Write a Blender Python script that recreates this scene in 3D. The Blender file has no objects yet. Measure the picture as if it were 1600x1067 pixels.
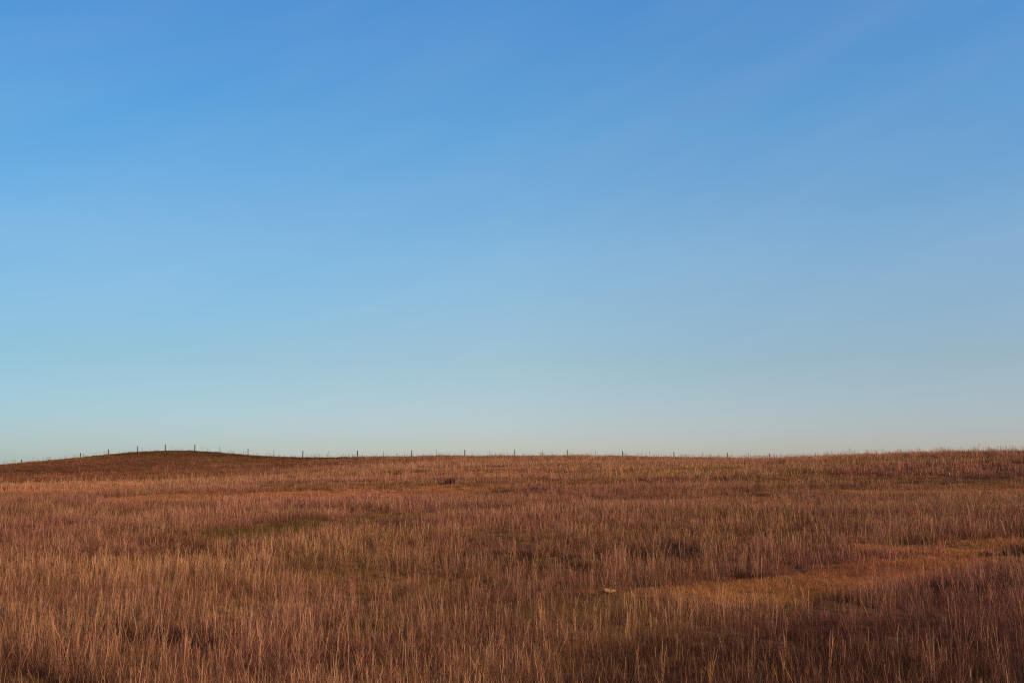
import bpy, math, random
import numpy as np
from mathutils import Vector, Matrix

R = math.radians
rng = np.random.default_rng(11)
random.seed(5)
sc = bpy.context.scene
COL = sc.collection

# ------------------------------------------------------------------ camera
EYE = 3.0                       # eye above the field's datum (the camera stands on a low bank)
FPX = 1500.0                    # focal length in pixels of the 1600 px wide photograph
HOR = 745.0                     # image row of eye level
PITCH = math.atan((HOR - 533.5) / FPX)
cam_d = bpy.data.cameras.new('camera')
cam_d.sensor_width = 36.0
cam_d.lens = 36.0 * FPX / 1600.0
cam_d.clip_start = 0.1
cam_d.clip_end = 12000
cam = bpy.data.objects.new('camera', cam_d)
cam.location = (0, 0, EYE)
cam.rotation_euler = (R(90) + PITCH, 0, 0)
COL.objects.link(cam)
sc.camera = cam

# ------------------------------------------------------------------ sun and sky
SUN_EL, SUN_AZ = R(23), R(126)         # azimuth from +Y, to the right of the view
w = bpy.data.worlds.new('World'); sc.world = w; w.use_nodes = True
nt = w.node_tree; nt.nodes.clear()
out = nt.nodes.new('ShaderNodeOutputWorld')
bg = nt.nodes.new('ShaderNodeBackground'); bg.inputs['Strength'].default_value = 0.1
sky = nt.nodes.new('ShaderNodeTexSky'); sky.sky_type = 'NISHITA'; sky.sun_disc = False
sky.sun_elevation = SUN_EL; sky.sun_rotation = SUN_AZ
sky.altitude = 600; sky.air_density = 1.2; sky.dust_density = 1.0; sky.ozone_density = 4.0
# a clearer, bluer upper air than the plain model: the sky's colour by height and by side
def _n(kind): return nt.nodes.new(kind)
tcw = _n('ShaderNodeTexCoord'); sp = _n('ShaderNodeSeparateXYZ'); nt.links.new(tcw.outputs['Generated'], sp.inputs[0])
def sky_ramp(src, lo, hi, stops):
    mr = _n('ShaderNodeMapRange'); mr.inputs['From Min'].default_value = lo; mr.inputs['From Max'].default_value = hi
    nt.links.new(src, mr.inputs['Value']); rp = _n('ShaderNodeValToRGB'); cr = rp.color_ramp; cr.interpolation = 'B_SPLINE' if 0 else 'LINEAR'
    for _ in range(len(stops) - 2): cr.elements.new(.5)
    for e, (p, c) in zip(cr.elements, stops): e.position = p; e.color = (c[0] / 2, c[1] / 2, c[2] / 2, 1)
    nt.links.new(mr.outputs[0], rp.inputs[0]); return rp.outputs[0]
def sky_mul(a, b, k=2.0):
    m1 = _n('ShaderNodeVectorMath'); m1.operation = 'MULTIPLY'; nt.links.new(a, m1.inputs[0]); nt.links.new(b, m1.inputs[1])
    m2 = _n('ShaderNodeVectorMath'); m2.operation = 'SCALE'; nt.links.new(m1.outputs[0], m2.inputs[0]); m2.inputs['Scale'].default_value = k
    return m2.outputs[0]
SKY_Z = [(0.0, (1.15, 1.09, 1.24)), (.043, (1.15, 1.09, 1.24)), (.115, (1.20, 1.17, 1.12)), (.221, (1.33, 1.49, 1.42)), (.345, (1.05, 1.64, 1.74)), (.463, (.89, 1.65, 2.0)), (1.0, (.87, 1.6, 2.05))]
SKY_X = [(0.0, (.65, .79, .85)), (.5, (1, 1, 1)), (1.0, (1.08, 1.04, 1.07))]
col = sky_mul(sky.outputs[0], sky_ramp(sp.outputs['Z'], 0, 1, SKY_Z))
col = sky_mul(col, sky_ramp(sp.outputs['X'], -.47, .47, SKY_X))
# a trace of high cirrus: very faint slanting streaks and two thin wisps
mp = _n('ShaderNodeMapping'); mp.vector_type = 'TEXTURE'; mp.inputs['Rotation'].default_value = (0, R(-21), 0); mp.inputs['Scale'].default_value = (1.0, 1.0, .16)
nz = _n('ShaderNodeTexNoise'); nz.inputs['Scale'].default_value = 2.2; nz.inputs['Detail'].default_value = 4
nt.links.new(tcw.outputs['Generated'], mp.inputs[0]); nt.links.new(mp.outputs[0], nz.inputs[0])
mr = _n('ShaderNodeMapRange'); mr.inputs['From Min'].default_value = .35; mr.inputs['From Max'].default_value = .7; mr.inputs['To Max'].default_value = .065
nt.links.new(nz.outputs[0], mr.inputs['Value']); fac = mr.outputs[0]
nz2 = _n('ShaderNodeTexNoise'); nz2.inputs['Scale'].default_value = 26; nt.links.new(mp.outputs[0], nz2.inputs[0])
for (wpx, wpy, sx_, sz_, amt) in ((582, 484, .034, .0045, .13), (462, 467, .030, .0045, .07)):
    v = Vector(((wpx - 800) / FPX, 1, 0)); e = PITCH + math.atan((533.5 - wpy) / FPX); v = Vector((v.x, math.cos(e), math.sin(e))).normalized()
    sb = _n('ShaderNodeVectorMath'); sb.operation = 'SUBTRACT'; nt.links.new(tcw.outputs['Generated'], sb.inputs[0]); sb.inputs[1].default_value = v
    ml = _n('ShaderNodeVectorMath'); ml.operation = 'MULTIPLY'; nt.links.new(sb.outputs[0], ml.inputs[0]); ml.inputs[1].default_value = (1 / sx_, 1 / .2, 1 / sz_)
    ln = _n('ShaderNodeVectorMath'); ln.operation = 'LENGTH'; nt.links.new(ml.outputs[0], ln.inputs[0])
    m3 = _n('ShaderNodeMapRange'); m3.interpolation_type = 'SMOOTHERSTEP'; m3.inputs['From Min'].default_value = 1; m3.inputs['From Max'].default_value = 0
    m3.inputs['To Max'].default_value = amt; nt.links.new(ln.outputs['Value'], m3.inputs['Value'])
    mm = _n('ShaderNodeMath'); mm.operation = 'MULTIPLY'; nt.links.new(m3.outputs[0], mm.inputs[0]); nt.links.new(nz2.outputs[0], mm.inputs[1])
    ad = _n('ShaderNodeMath'); ad.operation = 'ADD'; nt.links.new(fac, ad.inputs[0]); nt.links.new(mm.outputs[0], ad.inputs[1]); fac = ad.outputs[0]
mxs = _n('ShaderNodeMix'); mxs.data_type = 'RGBA'; mxs.inputs[7].default_value = (6.4, 6.4, 6.6, 1)
nt.links.new(fac, mxs.inputs[0]); nt.links.new(col, mxs.inputs[6])
nt.links.new(mxs.outputs[2], bg.inputs[0]); nt.links.new(bg.outputs[0], out.inputs[0])

sd = bpy.data.lights.new('sun', 'SUN'); sd.energy = 4.7; sd.angle = R(0.5); sd.color = (1.0, 0.82, 0.62)
so = bpy.data.objects.new('sun', sd)
sdir = Vector((math.sin(SUN_AZ) * math.cos(SUN_EL), math.cos(SUN_AZ) * math.cos(SUN_EL), math.sin(SUN_EL)))
so.rotation_euler = sdir.to_track_quat('Z', 'Y').to_euler(); so.location = sdir * 300
COL.objects.link(so)
sc.view_settings.view_transform = 'Standard'; sc.view_settings.look = 'None'
sc.view_settings.exposure = 0.0; sc.view_settings.gamma = 1.0
sc.cycles.use_denoising = False; sc.cycles.filter_width = 1.15
sc.cycles.max_bounces = 6; sc.cycles.diffuse_bounces = 3; sc.cycles.transmission_bounces = 2

# ------------------------------------------------------------------ helpers
def sstep(a, b, x):
    t = np.clip((x - a) / (b - a), 0, 1); return t * t * (3 - 2 * t)

def vnoise(x, y, scale, seed):
    """smooth value noise, about -1..1"""
    t = np.random.default_rng(seed).uniform(-1, 1, (256, 256))
    u = np.asarray(x) / scale + 1000.3; v = np.asarray(y) / scale + 1000.7
    i = np.floor(u).astype(int); j = np.floor(v).astype(int)
    f = u - i; g = v - j; f = f * f * (3 - 2 * f); g = g * g * (3 - 2 * g)
    i0, i1, j0, j1 = i % 256, (i + 1) % 256, j % 256, (j + 1) % 256
    return (t[i0, j0] * (1 - f) + t[i1, j0] * f) * (1 - g) + (t[i0, j1] * (1 - f) + t[i1, j1] * f) * g

def fbm(x, y, scale, seed, n=3):
    s = 0; a = 1.0; tot = 0
    for k in range(n):
        s = s + a * vnoise(x, y, scale / 2 ** k, seed + k); tot += a; a *= 0.55
    return s / tot * 1.5

# ------------------------------------------------------------------ terrain
FY = 178.0                      # the fence runs along the far crest, about 178 m out
# ridge height along x at the fence (metres), smooth curve
RX = np.array([-400, -130, -95, -80, -71.5, -64, -58, -50, -40, -28, -12, 0, 14, 30, 45, 70, 120, 400.])
RZ = np.array([1.0, 1.8, 3.75, 5.42, 6.68, 7.22, 7.14, 6.28, 5.75, 5.78, 6.02, 6.0, 6.0, 5.55, 5.2, 4.0, 2.6, 1.0])
def ridge(x):
    xs = np.linspace(-400, 400, 1601); z = np.interp(xs, RX, RZ + .6 + .16 + .34 * sstep(20, 40, RX))
    k = np.exp(-0.5 * (np.arange(-24, 25) / 7.0) ** 2); k /= k.sum()
    zs = np.convolve(np.pad(z, 24, mode='edge'), k, 'valid')
    return np.interp(x, xs, zs)

def terrain(x, y):
    x = np.asarray(x, float); y = np.asarray(y, float)
    rz = ridge(x)
    hill = np.maximum(rz - 6.35, 0) * np.exp(-((x + 64) / 60) ** 2)
    base = rz - hill
    t = y / FY
    up = base * np.clip(t, -0.3, 1.0)
    past = np.maximum(y - FY, 0)
    drop = 26.0 * (1 - np.exp(-(past / 150.0) ** 2))
    h = np.where(y < FY, up, base - drop)
    # round off the break at the crest
    h = h - 0.25 * np.exp(-((y - FY - 2) / 14) ** 2) + 0.25 * np.exp(-((y - FY + 1) / 10) ** 2) * 0.9
    h = h + hill * np.exp(-((y - FY - 2) / 26) ** 2)
    # the hollow in front of the left hill
    h = h - 1.7 * np.exp(-((x + 66) / 44) ** 2) * np.exp(-((y - 108) / 42) ** 2)
    # the nearer swell on the right
    a = R(-12); dx, dy = x - 58, y - 96
    u = dx * math.cos(a) - dy * math.sin(a); v = dx * math.sin(a) + dy * math.cos(a)
    h = h + 2.15 * np.exp(-(u / 30) ** 2) * np.exp(-(v / 32) ** 2)
    # undulation
    amp = sstep(6, 40, y) * (1 - 0.75 * sstep(120, 170, y))
    h = h + amp * 0.22 * fbm(x * .45, y, 15, 21, 2) + 0.045 * fbm(x, y, 2.6, 31, 2) * sstep(3, 8, y) * (1 - .6 * sstep(60, 120, y))
    h = h + 0.05 * fbm(x, y, 5.0, 77, 2) * sstep(120, 170, y)
    # the bank the camera stands on
    h = h + 1.35 * np.exp(-(np.hypot(x, y + 1) / 4.0) ** 2)
    return h

def tz(x, y):
    return float(terrain(np.array([x]), np.array([y]))[0])

def at(px, py, lift=0.0):
    """the point of the ground (raised by lift) seen at a pixel of the 1600 px photograph"""
    cx, cy = (px - 800) / FPX, (533.5 - py) / FPX
    d = np.array([cx, math.cos(PITCH) - cy * math.sin(PITCH), math.sin(PITCH) + cy * math.cos(PITCH)])
    s = np.geomspace(3, 230, 6000)
    X, Y, Z = d[0] * s, d[1] * s, EYE + d[2] * s
    hit = np.where(Z < terrain(X, Y) + lift)[0]
    k = hit[0] if len(hit) else np.argmin(Z - terrain(X, Y))
    return float(X[k]), float(Y[k])

# ------------------------------------------------------------------ materials
def new_mat(name):
    m = bpy.data.materials.new(name); m.use_nodes = True
    t = m.node_tree; t.nodes.clear()
    return m, t, t.nodes.new, t.links.new

def blade_material(name, cols, translucent=0.25, instanced=True):
    m, t, N, L = new_mat(name)
    o = N('ShaderNodeOutputMaterial')
    a = N('ShaderNodeAttribute'); a.attribute_name = 'rnd'
    ramp = N('ShaderNodeValToRGB'); cr = ramp.color_ramp
    for k in range(len(cols) - 2): cr.elements.new(0.5)
    for e, (p, c) in zip(cr.elements, cols):
        e.position = p; e.color = (*c, 1)
    L(a.outputs['Fac'], ramp.inputs[0])
    col = ramp.outputs[0]
    if instanced:
        b = N('ShaderNodeAttribute'); b.attribute_type = 'INSTANCER'; b.attribute_name = 'tint'
        mx = N('ShaderNodeMix'); mx.data_type = 'RGBA'; mx.blend_type = 'MULTIPLY'; mx.inputs[0].default_value = 1
        L(col, mx.inputs[6]); L(b.outputs['Color'], mx.inputs[7]); col = mx.outputs[2]
    p = N('ShaderNodeBsdfPrincipled'); p.inputs['Roughness'].default_value = 0.75
    p.inputs['Specular IOR Level'].default_value = 0.0
    L(col, p.inputs['Base Color'])
    tr = N('ShaderNodeBsdfTranslucent'); L(col, tr.inputs[0])
    ms = N('ShaderNodeMixShader'); ms.inputs[0].default_value = translucent
    L(p.outputs[0], ms.inputs[1]); L(tr.outputs[0], ms.inputs[2]); L(ms.outputs[0], o.inputs[0])
    return m

GRASS = blade_material('dry_grass', [(0.0, (0.035, 0.012, 0.010)), (0.30, (0.16, 0.056, 0.032)), (0.70, (0.33, 0.125, 0.060)),
                                     (0.90, (0.43, 0.185, 0.088)), (1.0, (0.53, 0.26, 0.13))])
SHORT = blade_material('short_grass', [(0.0, (0.11, 0.042, 0.016)), (0.5, (0.30, 0.125, 0.040)), (1.0, (0.46, 0.21, 0.070))])
TWIG = blade_material('dark_twigs', [(0.0, (0.025, 0.012, 0.011)), (0.6, (0.07, 0.03, 0.024)), (1.0, (0.22, 0.09, 0.055))], 0.0, False)
PALE = blade_material('pale_stalk', [(0.0, (0.40, 0.24, 0.14)), (1.0, (0.60, 0.40, 0.26))], 0.1, False)

def noise_mat(name, c0, c1, scale, rough=0.9, stretch=(1, 1, 1), bump=0.3, c2=None):
    m, t, N, L = new_mat(name)
    o = N('ShaderNodeOutputMaterial'); p = N('ShaderNodeBsdfPrincipled'); p.inputs['Roughness'].default_value = rough
    p.inputs['Specular IOR Level'].default_value = 0.0
    tc = N('ShaderNodeTexCoord'); mp = N('ShaderNodeMapping'); mp.inputs['Scale'].default_value = stretch
    n = N('ShaderNodeTexNoise'); n.inputs['Scale'].default_value = scale; n.inputs['Detail'].default_value = 8; n.inputs['Roughness'].default_value = .7
    r = N('ShaderNodeValToRGB'); r.color_ramp.elements[0].position = .35; r.color_ramp.elements[1].position = .68
    r.color_ramp.elements[0].color = (*c0, 1); r.color_ramp.elements[1].color = (*c1, 1)
    if c2:
        e = r.color_ramp.elements.new(.5); e.color = (*c2, 1)
    b = N('ShaderNodeBump'); b.inputs['Strength'].default_value = bump; b.inputs['Distance'].default_value = .02
    L(tc.outputs['Object'], mp.inputs[0]); L(mp.outputs[0], n.inputs[0]); L(n.outputs[0], r.inputs[0]); L(r.outputs[0], p.inputs['Base Color'])
    L(n.outputs[0], b.inputs['Height']); L(b.outputs[0], p.inputs['Normal']); L(p.outputs[0], o.inputs[0])
    return m

SOIL = noise_mat('grass_litter', (0.055, 0.022, 0.012), (0.17, 0.072, 0.032), 2.4, c2=(0.10, 0.042, 0.02))
WOOD = noise_mat('weathered_dark_wood', (0.012, 0.012, 0.011), (0.06, 0.05, 0.042), 9, stretch=(6, 6, .6))
STEEL = noise_mat('dull_green_steel', (0.03, 0.04, 0.035), (0.07, 0.07, 0.06), 20, .6)
WIRE = noise_mat('grey_fence_wire', (0.10, 0.10, 0.10), (0.2, 0.19, 0.18), 30, .5)
STONE = noise_mat('tan_stone', (0.16, 0.07, 0.026), (0.50, 0.26, 0.10), 22, .95, bump=1, c2=(0.36, 0.175, 0.065))

# ------------------------------------------------------------------ ground sheet
def make_ground():
    def axis(segs):
        a = [np.array([segs[0][0]])]
        for s, e, st in segs:
            n = max(1, int(round((e - s) / st))); a.append(np.linspace(s, e, n + 1)[1:])
        return np.concatenate(a)
    xs = axis([(-6000, -1000, 500), (-1000, -300, 50), (-300, -130, 5), (-130, -16, 1.0), (-16, 16, .4), (16, 130, 1.0), (130, 300, 5), (300, 1000, 50), (1000, 6000, 500)])
    ys = axis([(-2000, -100, 200), (-100, 0, 5), (0, 40, .4), (40, 100, .8), (100, 215, 1.0), (215, 400, 6), (400, 1000, 50), (1000, 8000, 500)])
    X, Y = np.meshgrid(xs, ys); Z = terrain(X, Y)
    nx, ny = len(xs), len(ys)
    co = np.stack([X, Y, Z], -1).reshape(-1, 3)
    i = np.arange(nx - 1)[None, :] + nx * np.arange(ny - 1)[:, None]
    f = np.stack([i, i + 1, i + nx + 1, i + nx], -1).reshape(-1, 4)
    me = bpy.data.meshes.new('ground'); me.from_pydata(co.tolist(), [], f.tolist()); me.update()
    me.polygons.foreach_set('use_smooth', np.ones(len(f), bool))
    me.materials.append(SOIL)
    o = bpy.data.objects.new('ground', me); COL.objects.link(o); o['kind'] = 'structure'
    return o
make_ground()

# ------------------------------------------------------------------ blades
def blades_mesh(name, mat, parts, segs=4, rg=rng):
    """parts: list of dicts of arrays (root, h, lean, az, curve, w, rnd); one mesh of ribbons"""
    V, F, RN = [], [], []
    base = 0
    t = np.linspace(0, 1, segs + 1)
    for p in parts:
        n = len(p['h'])
        face = rg.uniform(0, 2 * np.pi, n)
        d = np.stack([np.cos(p['az']), np.sin(p['az']), np.zeros(n)], -1)
        side = np.stack([np.cos(face), np.sin(face), np.zeros(n)], -1)
        off = (p['lean'][:, None] * t + p['curve'][:, None] * t ** 2.2) * p['h'][:, None]
        kink = rg.normal(0, .006, (n, segs + 1)) * p['h'][:, None] * (t > 0)
        up = p['h'][:, None] * t * (1 - 0.28 * np.clip(np.abs(p['curve'])[:, None], 0, 1.5) * t ** 2)
        c = p['root'][:, None, :] + d[:, None, :] * off[..., None] + side[:, None, :] * kink[..., None]
        c = c + np.array([0, 0, 1.0]) * up[..., None]
        wid = p['w'][:, None] * p.get('prof', (1 - t ** 2 * 0.8))
        a = c - side[:, None, :] * wid[..., None] / 2; b = c + side[:, None, :] * wid[..., None] / 2
        v = np.stack([a, b], 2).reshape(n, (segs + 1) * 2, 3)
        V.append(v.reshape(-1, 3))
        k = np.arange(segs) * 2
        q = np.stack([k, k + 1, k + 3, k + 2], -1)
        f = base + (np.arange(n) * (segs + 1) * 2)[:, None, None] + q[None]
        F.append(f.reshape(-1, 4)); RN.append(np.repeat(p['rnd'], (segs + 1) * 2)); base += n * (segs + 1) * 2
    V = np.concatenate(V); F = np.concatenate(F); RN = np.concatenate(RN)
    me = bpy.data.meshes.new(name)
    me.vertices.add(len(V)); me.vertices.foreach_set('co', V.ravel().astype(np.float32))
    me.loops.add(F.size); me.loops.foreach_set('vertex_index', F.ravel().astype(np.int32))
    me.polygons.add(len(F)); me.polygons.foreach_set('loop_start', (np.arange(len(F)) * 4).astype(np.int32))
    me.update(calc_edges=True)
    at_ = me.attributes.new('rnd', 'FLOAT', 'POINT'); at_.data.foreach_set('value', RN.astype(np.float32))
    me.materials.append(mat)
    return me

def disc(n, r):
    a = rng.uniform(0, 2 * np.pi, n); q = r * np.sqrt(rng.uniform(0, 1, n))
    return np.stack([q * np.cos(a), q * np.sin(a), np.full(n, -0.04)], -1)

def tuft(name, mat, n, rad, h0, h1, w0, w1, stems=0, bend=1.0, segs=4, stemh=(0.75, 1.0)):
    root = disc(n, rad)
    az = np.arctan2(root[:, 1], root[:, 0]) + rng.normal(0, 1.0, n)
    parts = [dict(root=root, h=rng.uniform(h0, h1, n) * rng.uniform(.75, 1.05, n), az=az, lean=np.abs(rng.normal(0, .10, n)) * bend,
                  curve=np.abs(rng.normal(0, .16, n)) * bend + (rng.uniform(0, 1, n) < .16) * rng.uniform(.3, 1.0, n) * bend,
                  w=rng.uniform(w0, w1, n), rnd=rng.beta(1.3, 1.9, n) * .97)]
    if stems:
        r2 = disc(stems, rad * .8)
        a2 = rng.uniform(0, 6.28, stems); le = np.abs(rng.normal(0, .09, stems)) + (rng.uniform(0, 1, stems) < .18) * rng.uniform(.1, .5, stems)
        hh = rng.uniform(*stemh, stems); cu = rng.normal(0, .06, stems)
        rn = rng.uniform(.6, 1.0, stems)
        tt = np.linspace(0, 1, segs + 1)
        parts.append(dict(root=r2, h=hh, az=a2, lean=le, curve=cu, w=np.full(stems, w1 * .95), rnd=rn,
                          prof=np.where(tt > .6, 1.15, .85) * np.where(tt > .95, .35, 1)))
        # small spikelet branches high on every stem
        k = 3
        for s in range(k):
            tf = rng.uniform(.55, .88, stems)
            off = (le * tf + cu * tf ** 2.2) * hh
            rt = r2 + np.stack([np.cos(a2) * off, np.sin(a2) * off, hh * tf], -1)
            parts.append(dict(root=rt, h=rng.uniform(.06, .13, stems), az=rng.uniform(0, 6.28, stems), lean=rng.uniform(.15, .5, stems),
                              curve=rng.uniform(0, .2, stems), w=np.full(stems, w1 * .75), rnd=np.clip(rn - .1, 0, 1)))
    return blades_mesh(name, mat, parts, segs)

protos = bpy.data.collections.new('grass_kinds')          # sources only, never linked to the scene
kinds = {}
cnt = 0
def add_kind(key, me):
    global cnt
    o = bpy.data.objects.new('kind_%03d' % cnt, me); protos.objects.link(o)
    kinds.setdefault(key, []).append(cnt); cnt += 1
for k in range(7): add_kind('near', tuft('near_tuft', GRASS, 52, .13, .13, .44, .0028, .0052, 1, 1.15, 5, (.45, .65)))
for k in range(6): add_kind('mid', tuft('mid_tuft', GRASS, 125, .30, .18, .45, .0045, .009, 3, .9, 4, (.45, .7)))
for k in range(6): add_kind('far', tuft('far_tuft', GRASS, 150, .75, .18, .44, .010, .020, 7, .8, 3, (.45, .75)))
for k in range(4): add_kind('snear', tuft('short_near', SHORT, 90, .20, .08, .20, .003, .0055, 0, 1.6, 3))
for k in range(4): add_kind('smid', tuft('short_mid', SHORT, 130, .45, .08, .20, .006, .011, 0, 1.6, 3))
for k in range(4): add_kind('sfar', tuft('short_far', SHORT, 160, 1.0, .08, .20, .014, .026, 0, 1.4, 2))
for k in range(5): add_kind('stem', tuft('tall_stems', GRASS, 2, .10, .25, .4, .004, .0055, 3, 1.0, 6, (.6, 1.0)))

for k in range(5): add_kind('stemfar', tuft('far_stems', GRASS, 2, .25, .3, .5, .010, .016, 4, 1.0, 4, (.7, 1.15)))

# ------------------------------------------------------------------ where which grass grows
def seg_dist(x, y, pts):
    d = np.full(x.shape, 1e9)
    for (x0, y0), (x1, y1) in zip(pts[:-1], pts[1:]):
        vx, vy = x1 - x0, y1 - y0; t = np.clip(((x - x0) * vx + (y - y0) * vy) / (vx * vx + vy * vy), 0, 1)
        d = np.minimum(d, np.hypot(x - x0 - t * vx, y - y0 - t * vy))
    return d
ORANGE, OLIVE, BROWN = (1.45, 1.27, 1.25), (.55, .66, .55), (.75, .70, .75)
bands = [  # pixels along the band, lift, half width (m), tint, strength
    ([(1130, 922), (1270, 908), (1420, 892), (1640, 868)], .05, 1.5, ORANGE, 1.0),
    ([(950, 926), (1060, 924), (1130, 922)], .05, .6, ORANGE, .75),
    ([(1380, 853), (1500, 853), (1640, 846)], .1, 1.0, ORANGE, .9),
    ([(385, 842), (440, 827), (560, 814), (640, 806)], .0, 1.7, OLIVE, 1.0),
    ([(540, 978), (640, 968), (820, 950), (960, 935)], .1, .55, OLIVE, .6),
    ([(230, 777), (400, 774), (560, 768), (720, 762)], .15, 3.0, ORANGE, .9),
    ([(580, 748), (640, 740), (720, 735), (800, 738)], .15, 4.0, ORANGE, .7),
    ([(-40, 765), (100, 768), (230, 757)], .15, 3.0, ORANGE, .7),
    ([(1390, 768), (1500, 766), (1640, 757)], .15, 2.2, ORANGE, .9),
    ([(1440, 716), (1540, 714), (1660, 714)], .1, 3.0, OLIVE, .8),
    ([(950, 722), (1040, 720), (1130, 718)], .1, 5.0, ORANGE, .8),
]
BW = [([at(px, py, l) for px, py in p], hw, tint, s) for p, l, hw, tint, s in bands]
PX, PY = at(1570, 1040, .45)
print('purple zone', PX, PY, [b[0] for b in BW])

def zones(x, y):
    wx = x + .5 * fbm(x, y, 2.2, 301, 2) * (1 + y / 40); wy = y + .5 * fbm(x, y, 2.0, 311, 2) * (1 + y / 40)
    short = np.zeros(x.shape); tint = np.ones(x.shape + (3,))
    for pts, hw, tc, s in BW:
        m = s * (1 - sstep(hw * .65, hw * 1.25, seg_dist(wx, wy, pts)))
        tint = tint * (1 - m[:, None]) + np.array(tc) * m[:, None]; short = np.maximum(short, m)
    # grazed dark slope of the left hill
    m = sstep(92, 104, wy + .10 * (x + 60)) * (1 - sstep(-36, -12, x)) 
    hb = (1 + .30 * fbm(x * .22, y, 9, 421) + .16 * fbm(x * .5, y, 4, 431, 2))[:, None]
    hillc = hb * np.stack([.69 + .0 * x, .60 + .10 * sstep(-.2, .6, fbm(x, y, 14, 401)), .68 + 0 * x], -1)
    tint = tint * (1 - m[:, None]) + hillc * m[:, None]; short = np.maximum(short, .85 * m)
    # short worn strip along the far fence
    m = sstep(164, 170, wy); tint = tint * (1 - m[:, None] * .4); short = np.maximum(short, .7 * m)
    # scattered natural openings
    op = sstep(.30, .60, fbm(x * .4, y, 5.5, 501)) * sstep(14, 26, y); short = np.maximum(short, op * .85)
    far_open = sstep(.15, .45, fbm(x * .22, y, 9, 521)) * sstep(45, 60, y); short = np.maximum(short, far_open * .6)
    # darker, denser, purplish stand at the lower right
    q = np.hypot((wx - PX) / 5.2, (wy - PY - .10 * (x - PX)) / 6.2)
    purple = 1 - sstep(.75, 1.1, q); short = short * (1 - purple * .9)
    pk = (purple * (rng.uniform(0, 1, x.shape) < .86))[:, None]; tint = tint * (1 - pk) + np.array((.46, .41, .50)) * pk
    # colour drift of the whole stand
    a = fbm(x * .6, y, 9, 601); b = fbm(x * .5, y, 26, 611); c = fbm(x, y, 1.6, 621, 2)
    v = 1.09 + .13 * a + .04 * b + .22 * c
    warm = -.015 + .09 * fbm(x * .6, y, 12, 631) + .06 * fbm(x, y, 3, 641, 2)
    tint = tint * v[:, None] * np.stack([1 + 0 * warm, 1.01 + warm, .95 - warm], -1)
    hs = 1 + .20 * fbm(x, y, 2.4, 701, 2) + .12 * fbm(x, y, 9, 711, 2)
    dens = 1 - .75 * sstep(.30, .62, fbm(x, y, 1.5, 801, 2) + .25 * fbm(x, y, 5, 811, 2))
    return short, purple, tint, np.clip(hs, .6, 1.4), dens

def scatter(d0, d1, dens, wide=.62, fade=0.0):
    """random points of the wedge in front of the camera between two distances"""
    xm = wide * d1 + 5
    n = int(dens * (d1 - d0) * 2 * xm)
    x = rng.uniform(-xm, xm, n); y = rng.uniform(d0, d1, n)
    k = np.abs(x) < wide * y + 5
    return x[k], y[k]

SHADE_SPOTS = [(255, 990, .9, .18), (150, 975, .5, .12), (330, 1000, .5, .12), (740, 912, .6, .15), (880, 912, .45, .15), (590, 925, .5, .15), (1310, 932, .5, .15), (1240, 925, .8, .15), (1500, 915, .8, .2),
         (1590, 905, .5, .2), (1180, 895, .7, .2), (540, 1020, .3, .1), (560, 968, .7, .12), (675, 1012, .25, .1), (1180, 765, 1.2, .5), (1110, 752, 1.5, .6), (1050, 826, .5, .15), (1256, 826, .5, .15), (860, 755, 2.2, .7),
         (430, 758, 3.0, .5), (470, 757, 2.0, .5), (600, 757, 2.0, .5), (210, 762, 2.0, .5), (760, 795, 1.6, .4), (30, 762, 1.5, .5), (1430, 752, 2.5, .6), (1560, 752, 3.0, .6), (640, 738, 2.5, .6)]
SPW = [(at(a, b, .15), c, d) for a, b, c, d in SHADE_SPOTS]  # shaded gaps in the grass, painted by darkening the tufts there
def forb_shade(x, y):
    """where tufts are tinted dark, for purple-brown forbs and the shade beneath them"""
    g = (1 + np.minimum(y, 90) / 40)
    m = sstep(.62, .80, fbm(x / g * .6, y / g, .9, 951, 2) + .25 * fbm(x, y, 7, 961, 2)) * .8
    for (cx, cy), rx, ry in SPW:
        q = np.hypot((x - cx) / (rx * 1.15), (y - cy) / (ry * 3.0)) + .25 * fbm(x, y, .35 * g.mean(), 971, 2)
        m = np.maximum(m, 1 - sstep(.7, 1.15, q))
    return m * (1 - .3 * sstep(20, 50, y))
P, PR, PS, PI_, PT = [], [], [], [], []
def plant(x, y, keys, size, tint, tilt=.06):
    n = len(x)
    if n == 0: return
    z = terrain(x, y)
    P.append(np.stack([x, y, z], -1))
    PR.append(np.stack([rng.normal(.02, tilt, n), rng.normal(.0, tilt, n), rng.uniform(0, 6.283, n)], -1))
    PS.append(size); PI_.append(rng.choice(keys, n)); PT.append(tint * rng.uniform(.82, 1.18, n)[:, None])

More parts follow.
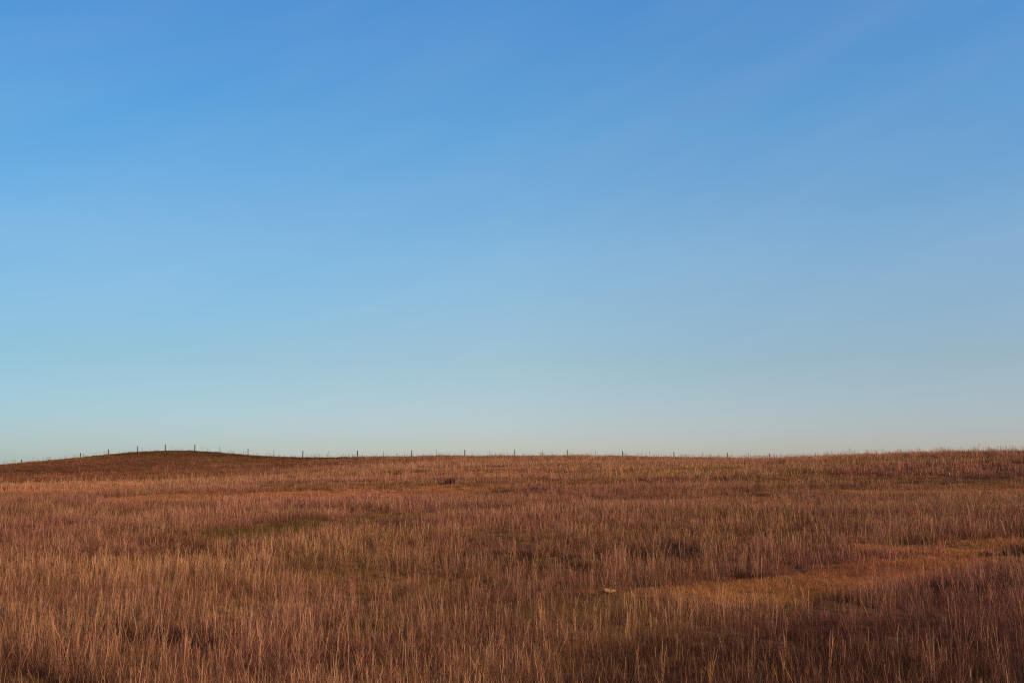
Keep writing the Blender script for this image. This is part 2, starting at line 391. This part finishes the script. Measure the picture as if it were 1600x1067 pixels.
def populate(d0, d1, dens, tall, low, sdens, stemdens, stem='stem'):
    x, y = scatter(d0, d1, dens)
    sh, pu, ti, hs, de = zones(x, y)
    keep = (rng.uniform(0, 1, len(x)) > sh * .92) & (rng.uniform(0, 1, len(x)) < np.clip(de + pu * .6, 0, 1))
    dk = (forb_shade(x, y) * (1 - .55 * pu))[keep]
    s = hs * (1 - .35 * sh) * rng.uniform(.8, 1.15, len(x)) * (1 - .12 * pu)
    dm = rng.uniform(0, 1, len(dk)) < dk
    tt = ti[keep]; tt[dm] = tt[dm] * np.array((.20, .20, .27)) * (1 + 1.2 * sstep(16, 45, y[keep][dm]) + .9 * pu[keep][dm])[:, None]; ss = s[keep]; ss[dm] *= .85  # dark forbs and the shade under them, put into the tuft tint
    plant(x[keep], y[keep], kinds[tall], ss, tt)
    x, y = scatter(d0, d1, sdens)
    sh, pu, ti, hs, de = zones(x, y)
    keep = rng.uniform(0, 1, len(x)) < np.maximum(sh, .22)
    plant(x[keep], y[keep], kinds[low], (hs * rng.uniform(.7, 1.2, len(x)))[keep], ti[keep])
    if stemdens:
        x, y = scatter(d0, d1, stemdens)
        sh, pu, ti, hs, de = zones(x, y)
        keep = (rng.uniform(0, 1, len(x)) > sh * .9) & (rng.uniform(-1, 1, len(x)) < fbm(x, y, 2.0, 901, 2))
        plant(x[keep], y[keep], kinds[stem], rng.uniform(.65, 1.0, keep.sum()) * (1.3 if d0 > 60 else 1), (ti / (1 - .25 * pu)[:, None])[keep] * 1.08, .08)
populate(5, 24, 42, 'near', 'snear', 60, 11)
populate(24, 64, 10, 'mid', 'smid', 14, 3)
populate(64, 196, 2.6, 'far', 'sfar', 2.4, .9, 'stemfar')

def make_grass():
    co = np.concatenate(P); rot = np.concatenate(PR); siz = np.concatenate(PS) * .79; idx = np.concatenate(PI_); tin = np.concatenate(PT)
    n = len(co); print('grass instances', n)
    me = bpy.data.meshes.new('grass'); me.vertices.add(n); me.vertices.foreach_set('co', co.ravel().astype(np.float32))
    def attr(nm, ty, data, key='value'):
        a = me.attributes.new(nm, ty, 'POINT'); a.data.foreach_set(key, data)
    attr('rot', 'FLOAT_VECTOR', rot.ravel().astype(np.float32), 'vector')
    attr('size', 'FLOAT', siz.astype(np.float32)); attr('pick', 'INT', idx.astype(np.int32))
    attr('tint', 'FLOAT_COLOR', np.concatenate([tin, np.ones((n, 1))], 1).ravel().astype(np.float32), 'color')
    o = bpy.data.objects.new('grass', me); COL.objects.link(o)
    o['kind'] = 'stuff'; o['label'] = 'tall dry reddish brown prairie grass covering the whole field'; o['category'] = 'grass'
    g = bpy.data.node_groups.new('grass_scatter', 'GeometryNodeTree')
    g.interface.new_socket('Geometry', in_out='INPUT', socket_type='NodeSocketGeometry')
    g.interface.new_socket('Geometry', in_out='OUTPUT', socket_type='NodeSocketGeometry')
    N, L = g.nodes.new, g.links.new
    gi, go = N('NodeGroupInput'), N('NodeGroupOutput')
    ci = N('GeometryNodeCollectionInfo'); ci.inputs['Collection'].default_value = protos
    ci.inputs['Separate Children'].default_value = True; ci.inputs['Reset Children'].default_value = True
    ip = N('GeometryNodeInstanceOnPoints'); ip.inputs['Pick Instance'].default_value = True
    def named(nm, ty):
        a = N('GeometryNodeInputNamedAttribute'); a.data_type = ty; a.inputs['Name'].default_value = nm
        return a.outputs['Attribute']
    e2r = N('FunctionNodeEulerToRotation')
    L(named('rot', 'FLOAT_VECTOR'), e2r.inputs[0]); L(e2r.outputs[0], ip.inputs['Rotation'])
    L(named('size', 'FLOAT'), ip.inputs['Scale']); L(named('pick', 'INT'), ip.inputs['Instance Index'])
    L(gi.outputs[0], ip.inputs['Points']); L(ci.outputs[0], ip.inputs['Instance']); L(ip.outputs[0], go.inputs[0])
    md = o.modifiers.new('scatter', 'NODES'); md.node_group = g
make_grass()

# ------------------------------------------------------------------ fence along the crest
def link_part(name, me, parent, label=None):
    o = bpy.data.objects.new(name, me); COL.objects.link(o); o.parent = parent
    if label: o['label'] = label
    return o
def thing(name, label, cat, loc, group=None):
    o = bpy.data.objects.new(name, None); COL.objects.link(o); o.location = loc
    o['label'] = label; o['category'] = cat
    if group: o['group'] = group
    return o
def post_mesh(name, rad, h, n, mat, rough=.06, seed=0):
    rg = random.Random(seed); v = []; f = []
    lv = [-.35, 0, .25 * h, .55 * h, .8 * h, h - .015, h]
    for k, z in enumerate(lv):
        rr = rad * (1.05 - .10 * max(z, 0) / h) * (.86 if k == len(lv) - 1 else 1)
        for i in range(n):
            a = 2 * math.pi * i / n; q = rr * (1 + rg.uniform(-rough, rough)); v.append((q * math.cos(a), q * math.sin(a), z + (rg.uniform(-.012, .012) if k > 4 else 0)))
    for k in range(len(lv) - 1):
        for i in range(n):
            f.append((k * n + i, k * n + (i + 1) % n, (k + 1) * n + (i + 1) % n, (k + 1) * n + i))
    f.append(tuple((len(lv) - 1) * n + i for i in range(n)))
    me = bpy.data.meshes.new(name); me.from_pydata(v, [], f); me.materials.append(mat); me.update(); return me
def tpost_mesh(h):
    """T section steel post with a ground plate and studs"""
    v = []; f = []
    def box(x0, x1, y0, y1, z0, z1):
        b = len(v)
        for z in (z0, z1): v.extend([(x0, y0, z), (x1, y0, z), (x1, y1, z), (x0, y1, z)])
        f.extend([tuple(b + i for i in q) for q in ((0, 3, 2, 1), (4, 5, 6, 7), (0, 1, 5, 4), (1, 2, 6, 5), (2, 3, 7, 6), (3, 0, 4, 7))])
    box(-.026, .026, -.004, .004, -.35, h); box(-.004, .004, .004, .04, -.35, h)
    for k in range(10): box(-.006, .006, -.012, -.004, .3 + k * .09, .325 + k * .09)
    me = bpy.data.meshes.new('steel_post'); me.from_pydata(v, [], f); me.materials.append(STEEL); me.update(); return me

fence = thing('wire_fence', 'wire fence of dark wooden posts along the far crest against the sky', 'fence', (0, FY, tz(0, FY)))
wood_px = [(35, 718.5), (126, 706.5), (170, 701), (215, 697), (258.5, 695.5), (304.5, 698.5), (388, 703.5), (473.5, 706), (559, 705.5),
           (643.5, 705), (726, 704.5), (804.5, 703.5), (886.5, 703.5), (972.5, 705), (1053, 706.5), (1136, 707.5), (1202, 707)]
steel_px = [78.5, 343, 428, 513, 599.5, 682, 765.5, 848, 930.5, 1015, 1097, 1169]
posts = []
off = Vector(fence.location)
fy = FY + 1.0
sx = (fy * math.cos(PITCH) + .03 * fy * math.sin(PITCH)) / FPX
extra = [-50, 1287, 1372]
for i, px in enumerate([p[0] for p in wood_px] + extra):
    x = (px - 800) * sx; z = tz(x, fy)
    o = link_part('wooden_post', post_mesh('wooden_post', .078 + .008 * random.uniform(-1, 1), 1.38 if px < 950 else 1.22, 9, WOOD, seed=i), fence)
    o.location = Vector((x, fy, z - .06)) - off
    o.rotation_euler = (R(random.uniform(-2, 2)), R(random.uniform(-2, 2) if px != 170 else -6), random.uniform(0, 6))
    posts.append((x, z))
tm = tpost_mesh(1.3)
for px in steel_px + [-8]:
    x = (px - 800) * sx; z = tz(x, fy)
    o = link_part('steel_post', tm, fence); o.location = Vector((x, fy, z - .06)) - off
    o.rotation_euler = (R(random.uniform(-1.5, 1.5)), R(random.uniform(-1.5, 1.5)), 0)
    posts.append((x, z))
posts.sort()
for k, hh in enumerate((.42, .70, .96, 1.2)):
    cu = bpy.data.meshes.new('wire'); v = []; f = []
    pts = []
    for (x0, z0), (x1, z1) in zip(posts[:-1], posts[1:]):
        for s in range(4):
            t = s / 4; pts.append((x0 + (x1 - x0) * t, -.085, z0 + (z1 - z0) * t + hh - .06 - .05 * 4 * t * (1 - t)))
    pts.append((posts[-1][0], -.085, posts[-1][1] + hh - .06))
    for (x, y, z) in pts:
        for a in range(4): v.append((x, fy + y + .0018 * math.cos(a * math.pi / 2) - off.y, z + .0018 * math.sin(a * math.pi / 2) - off.z))
    for i in range(len(pts) - 1):
        for a in range(4): f.append((i * 4 + a, i * 4 + (a + 1) % 4, i * 4 + 4 + (a + 1) % 4, i * 4 + 4 + a))
    cu.from_pydata(v, [], f); cu.materials.append(WIRE); cu.update(); link_part('wire', cu, fence)

# ------------------------------------------------------------------ shrubs, stalks, stone
def shrub(px, py, wid, hei, label, n=420, lift=.25):
    x, y = at(px, py, lift)
    root = np.stack([rng.uniform(-.42, .42, n) * wid, rng.uniform(-.3, .3, n) * wid, np.full(n, -.05)], -1)
    e = 1 - (root[:, 0] / (wid * .5)) ** 2 * .55
    wd = max(.004, y * .00035)
    parts = [dict(root=root, h=hei * e * rng.uniform(.55, 1.1, n), az=rng.uniform(0, 6.28, n), lean=np.abs(rng.normal(0, .28, n)),
                  curve=rng.normal(0, .25, n), w=rng.uniform(wd * .6, wd * 1.3, n), rnd=rng.uniform(0, 1, n))]
    o = bpy.data.objects.new('shrub', blades_mesh('shrub', TWIG, parts)); COL.objects.link(o)
    o.location = (x, y, tz(x, y)); o['label'] = label; o['category'] = 'shrub'; o['group'] = 'dark low shrubs in the field'
shrub(706, 751, 1.2, .55, 'dark purplish low shrub alone in the middle of the field below the wire fence')
shrub(1492, 716, 1.3, .42, 'dark low shrub close under the grassy skyline on the right')
shrub(1590, 853, .75, .42, 'dark low shrub on the orange short grass at the right edge')
shrub(1540, 856, .35, .30, 'small dark tuft of twigs on the orange short grass', 160)

def stalk(px, py, h, mat, label, wd, sway=.04, lift=0.0, seed=1):
    x, y = at(px, py, lift)
    rg = np.random.default_rng(seed)
    k = 9
    tf = rg.uniform(.45, .98, k)
    parts = [dict(root=np.array([[0, 0, -.05]]), h=np.array([h]), az=np.array([0.]), lean=np.array([sway]), curve=np.array([.02]), w=np.array([wd]), rnd=np.array([.7]),
                  prof=np.array([1, .9, .8, .75, .7])),
             dict(root=np.stack([sway * h * tf, 0 * tf, h * tf], -1), h=rg.uniform(.08, .2, k), az=rg.uniform(0, 6.28, k), lean=rg.uniform(.2, .9, k), curve=rg.uniform(0, .3, k),
                  w=np.full(k, wd * .8), rnd=rg.uniform(.3, 1, k))]
    o = bpy.data.objects.new('weed_stalk', blades_mesh('weed_stalk', mat, parts, rg=rg)); COL.objects.link(o)
    o.location = (x, y, tz(x, y)); o['label'] = label; o['category'] = 'weed'; o['group'] = 'lone tall weed stalks'
stalk(1486, 781, 1.55, PALE, 'pale tall weed stalk standing out of the red grass on the right', .036, .01, .3)
stalk(1530, 709, 1.15, TWIG, 'dark branched weed stalk poking above the right skyline', .035, .03, 0, 3)
stalk(1328, 713, 1.1, TWIG, 'dark thin weed stalk on the skyline left of the branched one', .028, .03, 0, 4)

def stone():
    x, y = at(953, 915, .16)
    v = []; f = []; n = 14; m = 7; rg = random.Random(3)
    for j in range(m + 1):
        th = math.pi * j / m
        for i in range(n):
            a = 2 * math.pi * i / n; q = math.sin(th) ** .7 * (1 + rg.uniform(-.10, .10))
            v.append((.125 * q * math.cos(a) , .09 * q * math.sin(a), .026 * math.cos(th) * (1 + rg.uniform(-.15, .15)) + .012 * math.cos(a * 2 + 1)))
    for j in range(m):
        for i in range(n): f.append((j * n + i, (j + 1) * n + i, (j + 1) * n + (i + 1) % n, j * n + (i + 1) % n))
    me = bpy.data.meshes.new('stone'); me.from_pydata(v, [], f); me.materials.append(STONE); me.update()
    o = bpy.data.objects.new('stone', me); COL.objects.link(o); o.location = (x, y, tz(x, y) + .07); o.rotation_euler = (R(14), R(5), R(8))
    o['label'] = 'small flat pale tan stone lying in the brown grass'; o['category'] = 'stone'
stone()
